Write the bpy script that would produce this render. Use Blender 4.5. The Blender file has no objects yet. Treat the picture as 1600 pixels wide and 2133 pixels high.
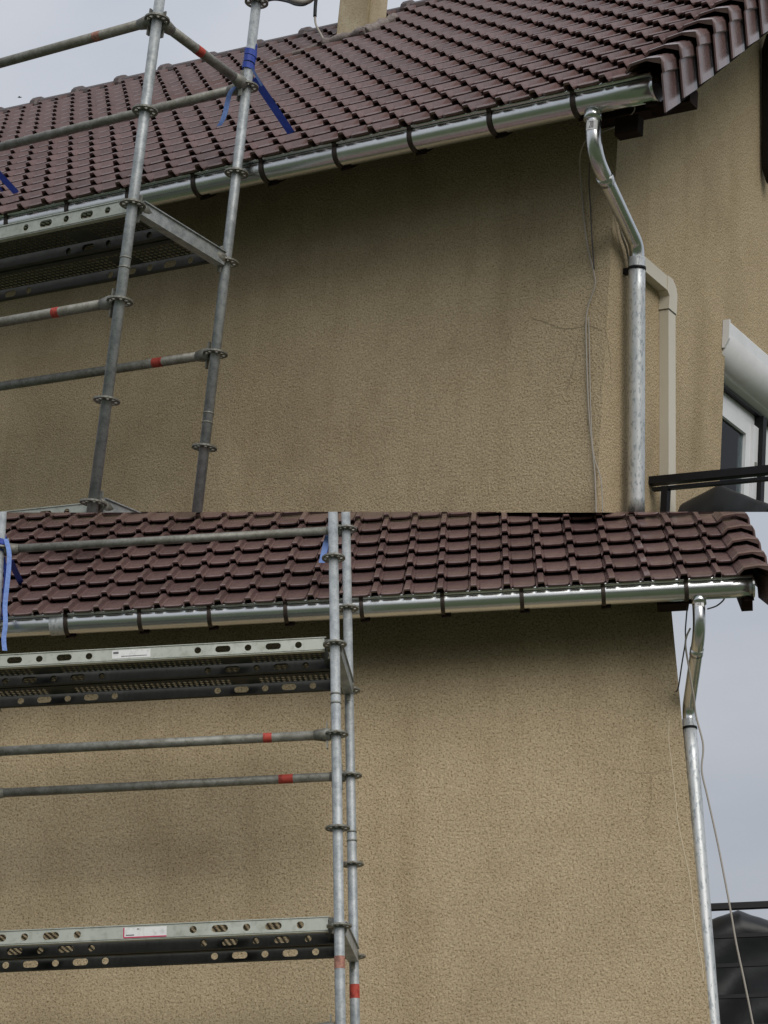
import bpy, bmesh, math, random
from mathutils import Vector, Matrix, noise
random.seed(7)
SC = bpy.context.scene
COL = SC.collection

# ------------------------------------------------------------------ camera solution
FPX = 4000.0                      # focal length in pixels of the 1600 px wide picture
CX, CY = 800.0, 1066.0
def rotvec(w):
    w = Vector(w); return Matrix.Rotation(w.length, 3, w.normalized())
AX = Matrix(((1, 0, 0), (0, 0, -1), (0, 1, 0)))          # metres (x right, y away, z up) -> camera axes
# the picture is two views of the same kind of house front, one above the other: two plots, one camera
POSE = {1: ((-0.28779979, 0.58131482, 0.00593639), (1.09884669, -1.26497981, 9.29041747), 1.15),
        2: ((-0.43035146, 0.07831636, -0.04285145), (1.74389340, 1.14666584, 11.28659774), 0.85)}
up = (rotvec(POSE[2][0]) @ AX) @ Vector((0, 0, 1))       # the lower house stands plumb
fw = Vector((0, 0, 1)); fw = (fw - up * fw.dot(up)).normalized()
rt = fw.cross(up)
CW = Matrix((rt, fw, up))                                 # camera axes -> world
CAMPOS = Vector((0, 0, 1.6))

cam_d = bpy.data.cameras.new('camera'); cam = bpy.data.objects.new('camera', cam_d); COL.objects.link(cam)
cam_d.sensor_fit = 'HORIZONTAL'; cam_d.sensor_width = 36; cam_d.lens = 36 * FPX / 1600
cam_d.clip_start = 0.1; cam_d.clip_end = 2000
cam.matrix_world = Matrix.Translation(CAMPOS) @ (CW @ Matrix(((1, 0, 0), (0, -1, 0), (0, 0, -1)))).to_4x4()
SC.camera = cam

# ------------------------------------------------------------------ sky, sun, exposure
SUN_EL, SUN_AZ = math.radians(31), math.radians(25)       # azimuth: to the right of straight behind the camera
world = bpy.data.worlds.new('World'); SC.world = world; world.use_nodes = True
nt = world.node_tree; nt.nodes.clear()
def N(t, k, **kw):
    n = t.nodes.new(k)
    for a, b in kw.items(): setattr(n, a, b)
    return n
out = N(nt, 'ShaderNodeOutputWorld'); bg = N(nt, 'ShaderNodeBackground'); nt.links.new(bg.outputs[0], out.inputs[0])
sky = N(nt, 'ShaderNodeTexSky', sky_type='NISHITA', sun_disc=False)
sky.sun_elevation = SUN_EL; sky.sun_rotation = math.pi - SUN_AZ; sky.dust_density = 3
tc = N(nt, 'ShaderNodeTexCoord')
sep = N(nt, 'ShaderNodeSeparateXYZ'); nt.links.new(tc.outputs['Generated'], sep.inputs[0])
# overcast dome: brighter towards the zenith (CIE overcast), soft cloud noise
mr = N(nt, 'ShaderNodeMapRange'); mr.inputs[1].default_value = 0; mr.inputs[2].default_value = 1
mr.inputs[3].default_value = 3.15; mr.inputs[4].default_value = 6.8; nt.links.new(sep.outputs[2], mr.inputs[0])
mp = N(nt, 'ShaderNodeMapping'); mp.inputs['Scale'].default_value = (1, 1, 2.2); nt.links.new(tc.outputs['Generated'], mp.inputs[0])
nz = N(nt, 'ShaderNodeTexNoise'); nz.inputs['Scale'].default_value = 5.0; nz.inputs['Detail'].default_value = 5; nz.inputs['Roughness'].default_value = .45
nt.links.new(mp.outputs[0], nz.inputs[0])
cr = N(nt, 'ShaderNodeValToRGB'); nt.links.new(nz.outputs[0], cr.inputs[0])
cr.color_ramp.elements[0].position = .3; cr.color_ramp.elements[0].color = (.72, .785, .89, 1)
cr.color_ramp.elements[1].position = .72; cr.color_ramp.elements[1].color = (.98, 1.0, 1.06, 1)
vm = N(nt, 'ShaderNodeVectorMath', operation='SCALE'); nt.links.new(cr.outputs[0], vm.inputs[0]); nt.links.new(mr.outputs[0], vm.inputs[3])
mx = N(nt, 'ShaderNodeMix', data_type='RGBA'); mx.inputs[0].default_value = .93
nt.links.new(sky.outputs[0], mx.inputs[6]); nt.links.new(vm.outputs[0], mx.inputs[7])
nt.links.new(mx.outputs[2], bg.inputs[0]); bg.inputs[1].default_value = 0.1

sd = bpy.data.lights.new('sun', 'SUN'); sd.energy = 1.5; sd.angle = math.radians(42); sd.color = (1, .96, .9)
sun = bpy.data.objects.new('sun', sd); COL.objects.link(sun)
sdir = Vector((math.sin(SUN_AZ) * math.cos(SUN_EL), -math.cos(SUN_AZ) * math.cos(SUN_EL), math.sin(SUN_EL)))
sun.rotation_euler = sdir.to_track_quat('Z', 'Y').to_euler(); sun.location = (0, -5, 30)
SC.view_settings.view_transform = 'Standard'; SC.view_settings.look = 'None'; SC.view_settings.gamma = 1
SC.view_settings.use_curve_mapping = False; SC.view_settings.exposure = 0.36

# ------------------------------------------------------------------ materials
def material(name, col, rough=.6, metal=0., layers=(), bump=(), spec=.5, rand=0., coat=0.):
    """layers: (scale(xyz or number), dark colour multiplier, lo, hi, detail) noise layers; bump: (scale, strength, dist, kind)"""
    m = bpy.data.materials.new(name); m.use_nodes = True; t = m.node_tree
    b = t.nodes['Principled BSDF']; b.inputs['Roughness'].default_value = rough; b.inputs['Metallic'].default_value = metal
    b.inputs['Specular IOR Level'].default_value = spec; b.inputs['Coat Weight'].default_value = coat
    tcn = N(t, 'ShaderNodeTexCoord')
    def coords(sc):
        mpn = N(t, 'ShaderNodeMapping'); mpn.inputs['Scale'].default_value = sc if isinstance(sc, tuple) else (sc,) * 3
        t.links.new(tcn.outputs['Object'], mpn.inputs[0]); return mpn.outputs[0]
    rgb = N(t, 'ShaderNodeRGB'); rgb.outputs[0].default_value = (*col, 1); cur = rgb.outputs[0]
    for (sc, mul, lo, hi, det) in layers:
        n = N(t, 'ShaderNodeTexNoise'); n.inputs['Scale'].default_value = 1; n.inputs['Detail'].default_value = det
        n.inputs['Roughness'].default_value = .6
        t.links.new(coords(sc), n.inputs[0])
        r = N(t, 'ShaderNodeMapRange'); r.inputs[1].default_value = lo; r.inputs[2].default_value = hi
        t.links.new(n.outputs[0], r.inputs[0])
        mm = N(t, 'ShaderNodeMix', data_type='RGBA', blend_type='MULTIPLY'); t.links.new(r.outputs[0], mm.inputs[0])
        t.links.new(cur, mm.inputs[6]); mm.inputs[7].default_value = (*mul, 1); cur = mm.outputs[2]
    if rand:
        oi = N(t, 'ShaderNodeObjectInfo'); r = N(t, 'ShaderNodeMapRange'); r.inputs[3].default_value = 1 - rand; r.inputs[4].default_value = 1 + rand
        t.links.new(oi.outputs['Random'], r.inputs[0]); v = N(t, 'ShaderNodeVectorMath', operation='SCALE')
        t.links.new(cur, v.inputs[0]); t.links.new(r.outputs[0], v.inputs[3]); cur = v.outputs[0]
    t.links.new(cur, b.inputs['Base Color'])
    prev = None
    for (sc, st, dist, kind) in bump:
        if kind == 'v':
            n = N(t, 'ShaderNodeTexVoronoi'); n.inputs['Scale'].default_value = 1; o = n.outputs[0]
        else:
            n = N(t, 'ShaderNodeTexNoise'); n.inputs['Scale'].default_value = 1; n.inputs['Detail'].default_value = 4; o = n.outputs[0]
        t.links.new(coords(sc), n.inputs[0])
        bp = N(t, 'ShaderNodeBump'); bp.inputs['Strength'].default_value = st; bp.inputs['Distance'].default_value = dist
        t.links.new(o, bp.inputs['Height'])
        if prev: t.links.new(prev, bp.inputs['Normal'])
        prev = bp.outputs[0]
    if prev: t.links.new(prev, b.inputs['Normal'])
    return m
M = {}
STUC = [(1.3, (.84, .83, .82), .46, .68, 6), ((4.0, 4.0, .45), (.90, .89, .87), .50, .70, 5), (3.5, (.93, .92, .90), .5, .7, 4), (40., (.92, .91, .89), .46, .64, 3), (105., (.50, .46, .39), .52, .65, 2), (90., (1.2, 1.2, 1.18), .54, .66, 1)]
STUB = [(130., .7, .004, 'n'), (68., .8, .009, 'n'), (9., .25, .02, 'n')]
M['stucco'] = material('roughcast_render', (.475, .385, .256), .95, 0, STUC, STUB, spec=.12)
M['tile'] = material('engobed_clay_tile', (.170, .109, .103), .25, 0, [(14., (.84, .83, .83), .42, .7, 3), (4., (.80, .80, .80), .5, .7, 3), (60., (.88, .88, .88), .5, .7, 2), (38., (1.35, 1.3, 1.25), .66, .74, 3)], [(70., .25, .002, 'n')], spec=.6, rand=.15)
M['ridge'] = material('ridge_clay', (.085, .062, .06), .5, 0, [(14., (.8, .8, .82), .4, .7, 3)], [(70., .25, .002, 'n')], spec=.4, rand=.08)
M['galv'] = material('galvanised_steel', (.42, .445, .455), .5, .3, [(22., (.66, .68, .70), .4, .65, 4), (90., (.75, .77, .78), .52, .68, 2), ((9., 9., 2.), (.8, .79, .75), .5, .75, 3)], [(60., .25, .002, 'n')])
M['galv_old'] = material('weathered_galvanised_steel', (.27, .27, .245), .6, .45, [(18., (.65, .63, .58), .4, .65, 4), (70., (.7, .69, .66), .5, .68, 2)], [(60., .3, .002, 'n')])
M['deck'] = material('deck_steel', (.46, .48, .43), .5, .35, [(6., (.82, .83, .8), .4, .7, 4), (40., (.8, .8, .78), .5, .7, 2)], [(50., .15, .002, 'n')])
M['shaded'] = material('shaded_deck_steel', (.04, .042, .037), .75, .1, [(12., (.6, .6, .6), .4, .7, 3), (50., (.7, .7, .7), .5, .7, 2)])  # same steel as the deck, with the shade put into its colour
M['dark_steel'] = material('dark_deck_steel', (.06, .064, .056), .65, .2, [(12., (.7, .7, .7), .4, .7, 3)])  # tread and end plates: dark colour stands in for shade under the deck
M['zinc'] = material('new_zinc', (.80, .81, .80), .24, 1., [((1.2, 6., 6.), (.84, .86, .88), .35, .75, 3), (30., (.93, .93, .92), .5, .7, 3)], [((2.5, 9., 9.), .06, .01, 'n'), (40., .03, .002, 'n')])
M['spangle'] = material('spangled_zinc_pipe', (.62, .64, .65), .45, .5, [((75., 75., 30.), (.62, .65, .67), .54, .62, 3), ((14., 14., 5.), (.82, .84, .85), .45, .65, 3)], [(50., .15, .002, 'n')])
M['bronze'] = material('brown_bracket', (.045, .033, .026), .45, .3)
M['wood'] = material('dark_stained_timber', (.030, .018, .015), .85, 0, [((9., 40., 40.), (.6, .6, .6), .4, .7, 3)], [((9., 60., 60.), .3, .003, 'n')], spec=.12)
M['black'] = material('black_powder_coat', (.010, .010, .012), .5, 0, [(20., (.8, .8, .8), .4, .7, 2)], spec=.25)
M['blue'] = material('blue_webbing', (.022, .06, .36), .6, 0, [((8., 8., 60.), (.75, .78, .85), .4, .6, 2)], [(220., .4, .002, 'n')])
M['paleblue'] = material('faded_blue_webbing', (.16, .27, .60), .65, 0, [(60., (.75, .78, .85), .4, .6, 2)], [(220., .4, .002, 'n')])
M['red'] = material('red_spray_paint', (.45, .06, .04), .7, 0, [(45., (.55, .5, .5), .5, .62, 4)])
M['oldred'] = material('faded_red_paint', (.42, .2, .15), .7, 0, [(60., (.6, .6, .6), .45, .58, 4)])
M['pvc'] = material('cream_pvc', (.62, .58, .49), .45, 0, [(4., (.94, .93, .9), .4, .7, 3)])
M['white'] = material('white_pvc', (.74, .755, .78), .32, 0, [(7., (.93, .93, .92), .4, .7, 3)])
M['label'] = material('paper_label', (.72, .72, .72), .6, 0, [(60., (.8, .8, .8), .5, .7, 2)])
M['ink'] = material('grey_ink', (.12, .12, .13), .6)
M['magenta'] = material('red_label_border', (.5, .03, .10), .5)
M['cable'] = material('pale_cable', (.34, .31, .27), .6)
M['paintcable'] = material('painted_cable', (.60, .51, .37), .8)
M['darkcable'] = material('dark_cable', (.05, .05, .055), .5)
M['mortar'] = material('grey_mortar', (.25, .215, .20), .95, 0, [(25., (.6, .6, .62), .4, .65, 4)], [(40., .8, .01, 'n')])
M['chimney'] = material('chimney_render', (.47, .40, .28), .9, 0, [((5., 5., 1.4), (.7, .66, .58), .42, .68, 4), (60., (.8, .78, .75), .5, .7, 3), (3., (.8, .74, .62), .5, .7, 3)], [(60., .5, .006, 'n')])
M['tarp'] = material('black_tarpaulin', (.016, .018, .021), .42, 0, [(5., (.7, .7, .72), .4, .7, 3)], [((5., 5., 5.), .2, .03, 'n')], spec=.35)
M['crack'] = material('crack_brown', (.28, .22, .14), 1.)  # flat brown of the hairline crack strips
M['curtain'] = material('grey_blue_curtain', (.80, .84, .88), .85, 0, [((.5, 9., .2), (.45, .48, .55), .44, .56, 1)])  # dark vertical bands in the colour stand in for shaded folds
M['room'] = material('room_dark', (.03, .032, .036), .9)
M['grass'] = material('lawn_green', (.06, .085, .035), .9, 0, [(.6, (.7, .75, .6), .4, .7, 4), (30., (.6, .65, .5), .4, .7, 3)])
M['gravel'] = material('worn_paving', (.20, .18, .14), .95, 0, [(1.5, (.85, .85, .85), .4, .7, 3), (60., (.6, .6, .6), .45, .65, 2)])
M['leaf'] = material('hedge_leaf', (.045, .085, .025), .7, 0, [(1.5, (.5, .55, .45), .4, .65, 5), (12., (.5, .5, .5), .4, .65, 3)], [(9., 1., .15, 'n')])
g = bpy.data.materials.new('window_glass'); g.use_nodes = True; t = g.node_tree; t.nodes.clear()
o_ = N(t, 'ShaderNodeOutputMaterial'); ms = N(t, 'ShaderNodeMixShader'); tr = N(t, 'ShaderNodeBsdfTransparent'); gl = N(t, 'ShaderNodeBsdfGlossy')
gl.inputs['Roughness'].default_value = .02; lw = N(t, 'ShaderNodeFresnel'); lw.inputs[0].default_value = 1.3
tr.inputs[0].default_value = (.82, .88, .9, 1)
t.links.new(lw.outputs[0], ms.inputs[0]); t.links.new(tr.outputs[0], ms.inputs[1]); t.links.new(gl.outputs[0], ms.inputs[2]); t.links.new(ms.outputs[0], o_.inputs[0])
M['glass'] = g

# ------------------------------------------------------------------ mesh builder (coordinates in plot metres)
class MB:
    def __init__(self): self.bm = bmesh.new()
    def faces(self, vs, fs):
        bv = [self.bm.verts.new(v) for v in vs]
        for f in fs:
            try: self.bm.faces.new([bv[i] for i in f])
            except ValueError: pass
        return self
    def box(self, a, b):
        (x0, y0, z0), (x1, y1, z1) = a, b
        vs = [(x, y, z) for x in (x0, x1) for y in (y0, y1) for z in (z0, z1)]
        return self.faces(vs, [(0, 1, 3, 2), (4, 6, 7, 5), (0, 4, 5, 1), (2, 3, 7, 6), (0, 2, 6, 4), (1, 5, 7, 3)])
    def bar(self, p, q, w, h, upv=(0, 0, 1)):
        p, q = Vector(p), Vector(q); d = (q - p).normalized(); s = d.cross(Vector(upv)).normalized() * (w / 2); u = s.cross(d).normalized() * (h / 2)
        vs = [c + a * s + b * u for c in (p, q) for a, b in ((-1, -1), (1, -1), (1, 1), (-1, 1))]
        return self.faces(vs, [(0, 3, 2, 1), (4, 5, 6, 7), (0, 1, 5, 4), (1, 2, 6, 5), (2, 3, 7, 6), (3, 0, 4, 7)])
    def tube(self, pts, r, n=12, caps=True):
        pts = [Vector(p) for p in pts]; rings = []; prev = None
        rs = r if isinstance(r, (list, tuple)) else [r] * len(pts)
        for i, p in enumerate(pts):
            d = (pts[min(i + 1, len(pts) - 1)] - pts[max(i - 1, 0)]).normalized()
            if prev is None:
                a = Vector((0, 0, 1)) if abs(d.z) < .9 else Vector((1, 0, 0)); s = d.cross(a).normalized()
            else: s = (prev - d * prev.dot(d)).normalized()
            prev = s; u = d.cross(s)
            rings.append([self.bm.verts.new(p + (s * math.cos(2 * math.pi * k / n) + u * math.sin(2 * math.pi * k / n)) * rs[i]) for k in range(n)])
        for a, b in zip(rings, rings[1:]):
            for k in range(n):
                f = self.bm.faces.new((a[k], a[(k + 1) % n], b[(k + 1) % n], b[k])); f.smooth = True
        if caps:
            self.bm.faces.new(rings[0][::-1]); self.bm.faces.new(rings[-1])
        return self
    def ribbon(self, pts, wv, th=.003):
        pts = [Vector(p) for p in pts]; n = len(pts); rows = []
        for i, p in enumerate(pts):
            w = Vector(wv[i] if isinstance(wv, list) else wv); d = (pts[min(i + 1, n - 1)] - pts[max(i - 1, 0)]).normalized()
            nn = d.cross(w).normalized() * (th / 2)
            rows.append([self.bm.verts.new(q) for q in (p - w / 2 - nn, p + w / 2 - nn, p + w / 2 + nn, p - w / 2 + nn)])
        for a, b in zip(rows, rows[1:]):
            for k in range(4): self.bm.faces.new((a[k], a[(k + 1) % 4], b[(k + 1) % 4], b[k]))
        self.bm.faces.new(rows[0][::-1]); self.bm.faces.new(rows[-1]); return self
    def extrude(self, prof, a, b):
        """closed profile (list of local points, Vector) swept from offset a to offset b"""
        a, b = Vector(a), Vector(b); n = len(prof)
        vs = [Vector(p) + a for p in prof] + [Vector(p) + b for p in prof]
        return self.faces(vs, [tuple(range(n))[::-1], tuple(range(n, 2 * n))] + [(i, (i + 1) % n, n + (i + 1) % n, n + i) for i in range(n)])
    def ring(self, c, r0, r1, h, n=20):
        c = Vector(c); vs = []
        for k in range(n):
            a = 2 * math.pi * k / n; d = Vector((math.cos(a), math.sin(a), 0))
            vs += [c + d * r0 - Vector((0, 0, h / 2)), c + d * r1 - Vector((0, 0, h / 2)), c + d * r1 + Vector((0, 0, h / 2)), c + d * r0 + Vector((0, 0, h / 2))]
        fs = []
        for k in range(n):
            a, b = 4 * k, 4 * ((k + 1) % n)
            for j in range(4): fs.append((a + j, b + j, b + (j + 1) % 4, a + (j + 1) % 4))
        return self.faces(vs, fs)
    def trim(self, plane):
        if plane is None: return self
        co, no = plane
        geom = self.bm.verts[:] + self.bm.edges[:] + self.bm.faces[:]
        r = bmesh.ops.bisect_plane(self.bm, geom=geom, plane_co=co, plane_no=no, clear_outer=True)
        ed = [e for e in r['geom_cut'] if isinstance(e, bmesh.types.BMEdge)]
        if ed: bmesh.ops.holes_fill(self.bm, edges=ed, sides=0)
        return self
    def recalc(self): bmesh.ops.recalc_face_normals(self.bm, faces=self.bm.faces[:]); return self
    def mesh(self, name, s, off, mat, normals=True):
        if normals: self.recalc()
        for v in self.bm.verts: v.co = v.co * s - off
        me = bpy.data.meshes.new(name); self.bm.to_mesh(me); self.bm.free()
        me.materials.append(M[mat]); return me

BASE = {}
class Plot:
    def __init__(self, k):
        w, t, s = POSE[k]; self.k = k; self.s = s
        self.R = rotvec(w) @ AX; self.t = Vector(t)
        Rw = CW @ self.R
        self.Mw = Matrix.Translation(CAMPOS + CW @ (self.t * s)) @ Rw.to_4x4()
        self.c = -(self.R.transposed() @ self.t)
    def ray(self, px):
        return self.R.transposed() @ Vector(((px[0] - CX) / FPX, (px[1] - CY) / FPX, 1))
    def ax(self, px, i, v):
        d = self.ray(px); return self.c + d * ((v - self.c[i]) / d[i])
    def y(self, px, v): return self.ax(px, 1, v)
    def x(self, px, v): return self.ax(px, 0, v)
    def z(self, px, v): return self.ax(px, 2, v)
    def px(self, p):
        q = self.R @ Vector(p) + self.t; return CX + FPX * q.x / q.z, CY + FPX * q.y / q.z, q.z
    def roof(self, px):
        n = Vector((0, -math.sin(TH), math.cos(TH))); d = self.ray(px); p0 = Vector((0, -YG, ZR))
        q = self.c + d * ((p0 - self.c).dot(n) / d.dot(n)); return q.x, (q.y + YG) / math.cos(TH)
    def seam(self, row, above):
        """plane through the lens along a picture row: where this plot's photograph ends"""
        n = self.R.transposed() @ Vector((0, 1, -(row - CY) / FPX))
        return (self.c.copy(), n if above else -n)
    # --- objects
    def root(self, name, label, cat, base, group=None):
        o = bpy.data.objects.new(name, None); COL.objects.link(o); o.empty_display_size = .1
        b = Vector(base) * self.s; o.matrix_world = self.Mw @ Matrix.Translation(b); BASE[o.name] = b
        o['label'] = label; o['category'] = cat
        if group: o['group'] = group
        return o
    def part(self, name, mb, mat, parent, trim='auto', label=None):
        if trim == 'auto': trim = self.cut
        mb.trim(trim)
        if not mb.bm.faces: mb.bm.free(); return None
        b = BASE[parent.name]; me = mb.mesh(name, self.s, b, mat)
        o = bpy.data.objects.new(name, me); COL.objects.link(o); o.parent = parent; BASE[o.name] = b
        if label: o['label'] = label
        return o
    def single(self, name, mb, mat, label, cat, base, trim='auto', group=None, kind=None):
        if trim == 'auto': trim = self.cut
        mb.trim(trim); b = Vector(base) * self.s
        me = mb.mesh(name, self.s, b, mat); o = bpy.data.objects.new(name, me); COL.objects.link(o)
        o.matrix_world = self.Mw @ Matrix.Translation(b); BASE[o.name] = b
        o['label'] = label; o['category'] = cat
        if group: o['group'] = group
        return o
    def copy_at(self, name, me, pos, parent, rot=None):
        o = bpy.data.objects.new(name, me); COL.objects.link(o); o.parent = parent
        b = Vector(pos) * self.s; m = Matrix.Translation(b - BASE[parent.name])
        if rot is not None: m = m @ rot.to_4x4()
        o.matrix_local = m; BASE[o.name] = b; return o
    def kept(self, pts):
        """how many of the points lie on this plot's side of the seam"""
        co, no = self.cut; return sum(1 for p in pts if (Vector(p) - co).dot(no) < 0)

# shared measures of the house front (metres): wall plane y=0, house corner x=0, gable plane x=0, z=0 at the deck couplings
XS, YF, DY = -1.8993, 1.3339, .7436
YG, ZR, TH = .485, .610, .731
XEND, XV = .4348, .4003
LIP = Vector((0, -.531, .577)); GR = .064
UPV = Vector((0, math.cos(TH), math.sin(TH))); NV = Vector((0, -math.sin(TH), math.cos(TH)))
def RP(x, s, h=0.): return Vector((x, -YG, ZR)) + UPV * s + NV * h
PITCH = .183
P1, P2 = Plot(1), Plot(2)
P1.cut = P1.seam(1067.0, True); P2.cut = P2.seam(1065.5, False)
GROUND2 = -(1.6 / P2.s) + P2.c.z            # plot-2 height of the ground
P1.cut_clean = P1.seam(1066.0, True)

# ------------------------------------------------------------------ ground
def sheet(name, x0, y0, x1, y1, z, mat, label=None):
    me = bpy.data.meshes.new(name); me.from_pydata([(x0, y0, z), (x1, y0, z), (x1, y1, z), (x0, y1, z)], [], [(0, 1, 2, 3)]); me.materials.append(M[mat])
    o = bpy.data.objects.new(name, me); COL.objects.link(o); o['kind'] = 'structure'; return o
sheet('lawn', -400, -400, 400, 400, 0, 'grass')
sheet('paved_path', -14, 6.5, 12, 9.2, .004, 'gravel')
# garden hedge behind the viewer: what the new gutter mirrors
hb = MB(); nx, nh = 90, 14; vs = []; fs = []
for j in range(nh + 1):
    for i in range(nx + 1):
        a = math.pi * j / nh; x = -1 + 46 * i / nx
        q = Vector((x, -19 - 2.2 * math.cos(a), 5.6 * math.sin(a) ** .6 if 0 < j < nh else 0))
        d = noise.noise(q * .35) * 1.6 + noise.noise(q * 1.3) * .7
        if 0 < j < nh: q += Vector((0, -math.cos(a), math.sin(a))) * d
        vs.append(q)
for j in range(nh):
    for i in range(nx):
        a = j * (nx + 1) + i; fs.append((a, a + 1, a + nx + 2, a + nx + 1))
hb.faces(vs, fs); me = hb.mesh('hedge', 1, Vector((0, 0, 0)), 'leaf')
ho = bpy.data.objects.new('hedge', me); COL.objects.link(ho); ho['label'] = 'tall green garden hedge facing the houses across the lawn'; ho['category'] = 'hedge'

# ------------------------------------------------------------------ roof tiles
def tile_mesh(name, s, width, gauge, lip=1.):
    """one interlocking clay tile in its own axes: x across, y up the slope, z off the roof"""
    L = gauge * 1.32; lift = .050
    prof = [(0, .0, .012), (.035, .0, .004), (.075, .026, 0), (.235, .027, 0), (.275, .001, .004), (.315, -.002, .040), (.36, 0, .022), (.45, .0, .013), (.84, .0, .013), (.93, .001, .022), (.985, .002, .042)]
    mb = MB(); cols = []
    for u, h, s0 in prof:
        x = u * width; w = lambda y: lift * (1 - y / L) + h
        cols.append([(x, L, w(L)), (x, s0 + .012, w(s0 + .012)), (x, s0 + .001, w(s0) - .006), (x, s0 + .010, w(s0) - .019), (x, s0 + .10, w(s0) - .024)])
    vs = [c for col in cols for c in col]; fs = []
    for i in range(len(cols) - 1):
        for j in range(4): fs.append((i * 5 + j, i * 5 + j + 1, i * 5 + j + 6, i * 5 + j + 5))
    n = len(cols) - 1
    fs += [(0, 1, 2, 3, 4)[::-1], tuple(n * 5 + k for k in range(5))]
    mb.faces(vs, fs); return mb
ROOFROT = Matrix(((1, 0, 0), (0, math.cos(TH), -math.sin(TH)), (0, math.sin(TH), math.cos(TH))))

def roof_of(P, house, xs, gauge, nrows, eave_s, slen):
    """xs: left edges of the tile columns, right to left; tiles are parts, past 300 one stuff part"""
    s = P.s
    deck = MB(); xl, xr = xs[-1], XV + .06
    vsd = [RP(xl, eave_s + .05, -.004), RP(xr, eave_s + .05, -.004), RP(xr, slen, -.004), RP(xl, slen, -.004), RP(xl, eave_s + .05, -.03), RP(xr, eave_s + .05, -.03), RP(xr, slen, -.03), RP(xl, slen, -.03)]
    deck.faces(vsd, [(0, 1, 2, 3), (7, 6, 5, 4), (0, 4, 5, 1), (1, 5, 6, 2), (2, 6, 7, 3), (3, 7, 4, 0)])
    roof = P.part('roof', deck, 'wood', house, label='brown clay tiled roof slope')
    jobs = []
    for r in range(nrows):
        for i in range(len(xs) - 1):
            w = xs[i] - xs[i + 1]; x = xs[i + 1] + random.uniform(-.0015, .0015); sl = eave_s + r * gauge + random.uniform(-.003, .003)
            if sl > slen - .06: continue
            cs = [RP(x + a, sl + b, h) for a in (0, w) for b in (0, gauge * 1.32) for h in (0, .07)]
            k = P.kept(cs)
            if k == 0: continue
            pc = P.px(RP(x + w / 2, sl + gauge / 2)); infr = -30 < pc[0] < 1630 and -30 < pc[1] < 2160
            jobs.append((not infr, pc[2], x, sl, w, k == 8))
    jobs.sort()
    cache = {}; stuff = MB(); ns = 0
    for n, (off, dep, x, sl, w, whole) in enumerate(jobs):
        rot = ROOFROT @ Matrix.Rotation(random.uniform(-.006, .006), 3, 'Y') @ Matrix.Rotation(random.uniform(-.006, .006), 3, 'Z')
        if n < 300 and not off:
            if whole:
                wk = round(w, 3)
                if wk not in cache: cache[wk] = tile_mesh('tile', s, wk, gauge).mesh('tile', s, Vector((0, 0, 0)), 'tile')
                P.copy_at('tile', cache[wk], RP(x, sl), roof, rot)
            else:
                mb = tile_mesh('tile', s, w, gauge); mb.recalc()
                for v in mb.bm.verts: v.co = RP(x, sl) + ROOFROT @ v.co
                P.part('tile', mb, 'tile', roof)
        else:
            mb = tile_mesh('tile', s, w, gauge); m0 = RP(x, sl)
            vm_ = {v: stuff.bm.verts.new(m0 + rot @ v.co) for v in mb.bm.verts}
            for f in mb.bm.faces: stuff.bm.faces.new([vm_[v] for v in f.verts])
            mb.bm.free(); ns += 1
    if ns:
        so = P.part('tile_field', stuff, 'tile', roof); so['kind'] = 'stuff'
    # verge tiles: hump over the edge and an apron hanging beside the gable
    dn = Vector((0, .28, -.96))
    for r in range(nrows + 1):
        sl = eave_s - .02 + r * gauge
        if sl > slen - .05: break
        L = gauge * 1.18; mb = MB(); sec = []
        def section(sv, f):                   # f = flare of the lower end
            o = .044 * f; b = RP(0, sv, .030 + .046 * f)
            pr = [(XV - .06, -.016, 0), (XV - .025, .018, 0), (XV + .06, .027, 0), (XV + .082 + o, .018, 0), (XV + .094 + o, 0, .006), (XV + .097 + o, 0, .052), (XV + .086 + o, 0, .058), (XV + .088 + o, 0, .215 + .02 * f),
                  (XV + .079 + o, 0, .215 + .02 * f), (XV + .077 + o, 0, .06), (XV + .084 + o, 0, .05), (XV + .080 + o, 0, .012), (XV + .056, .015, 0), (XV - .022, .006, 0), (XV - .055, -.026, 0)]
            return [b + Vector((x, 0, 0)) + NV * h + dn * d for x, h, d in pr]
        a, b, c = section(sl, 1), section(sl + .03, .97), section(sl + L, 0)
        n = len(a); mb.faces(a + b + c, [tuple(range(n))[::-1], tuple(range(2 * n, 3 * n))] + [(i, (i + 1) % n, n + (i + 1) % n, n + i) for i in range(n)] + [(n + i, n + (i + 1) % n, 2 * n + (i + 1) % n, 2 * n + i) for i in range(n)])
        if P.kept(a + c) == 0: mb.bm.free(); continue
        if all(P.px(q)[1] < -260 for q in a): mb.bm.free(); continue
        vt = P.part('verge_tile', mb, 'tile', roof)
    return roof

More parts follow.
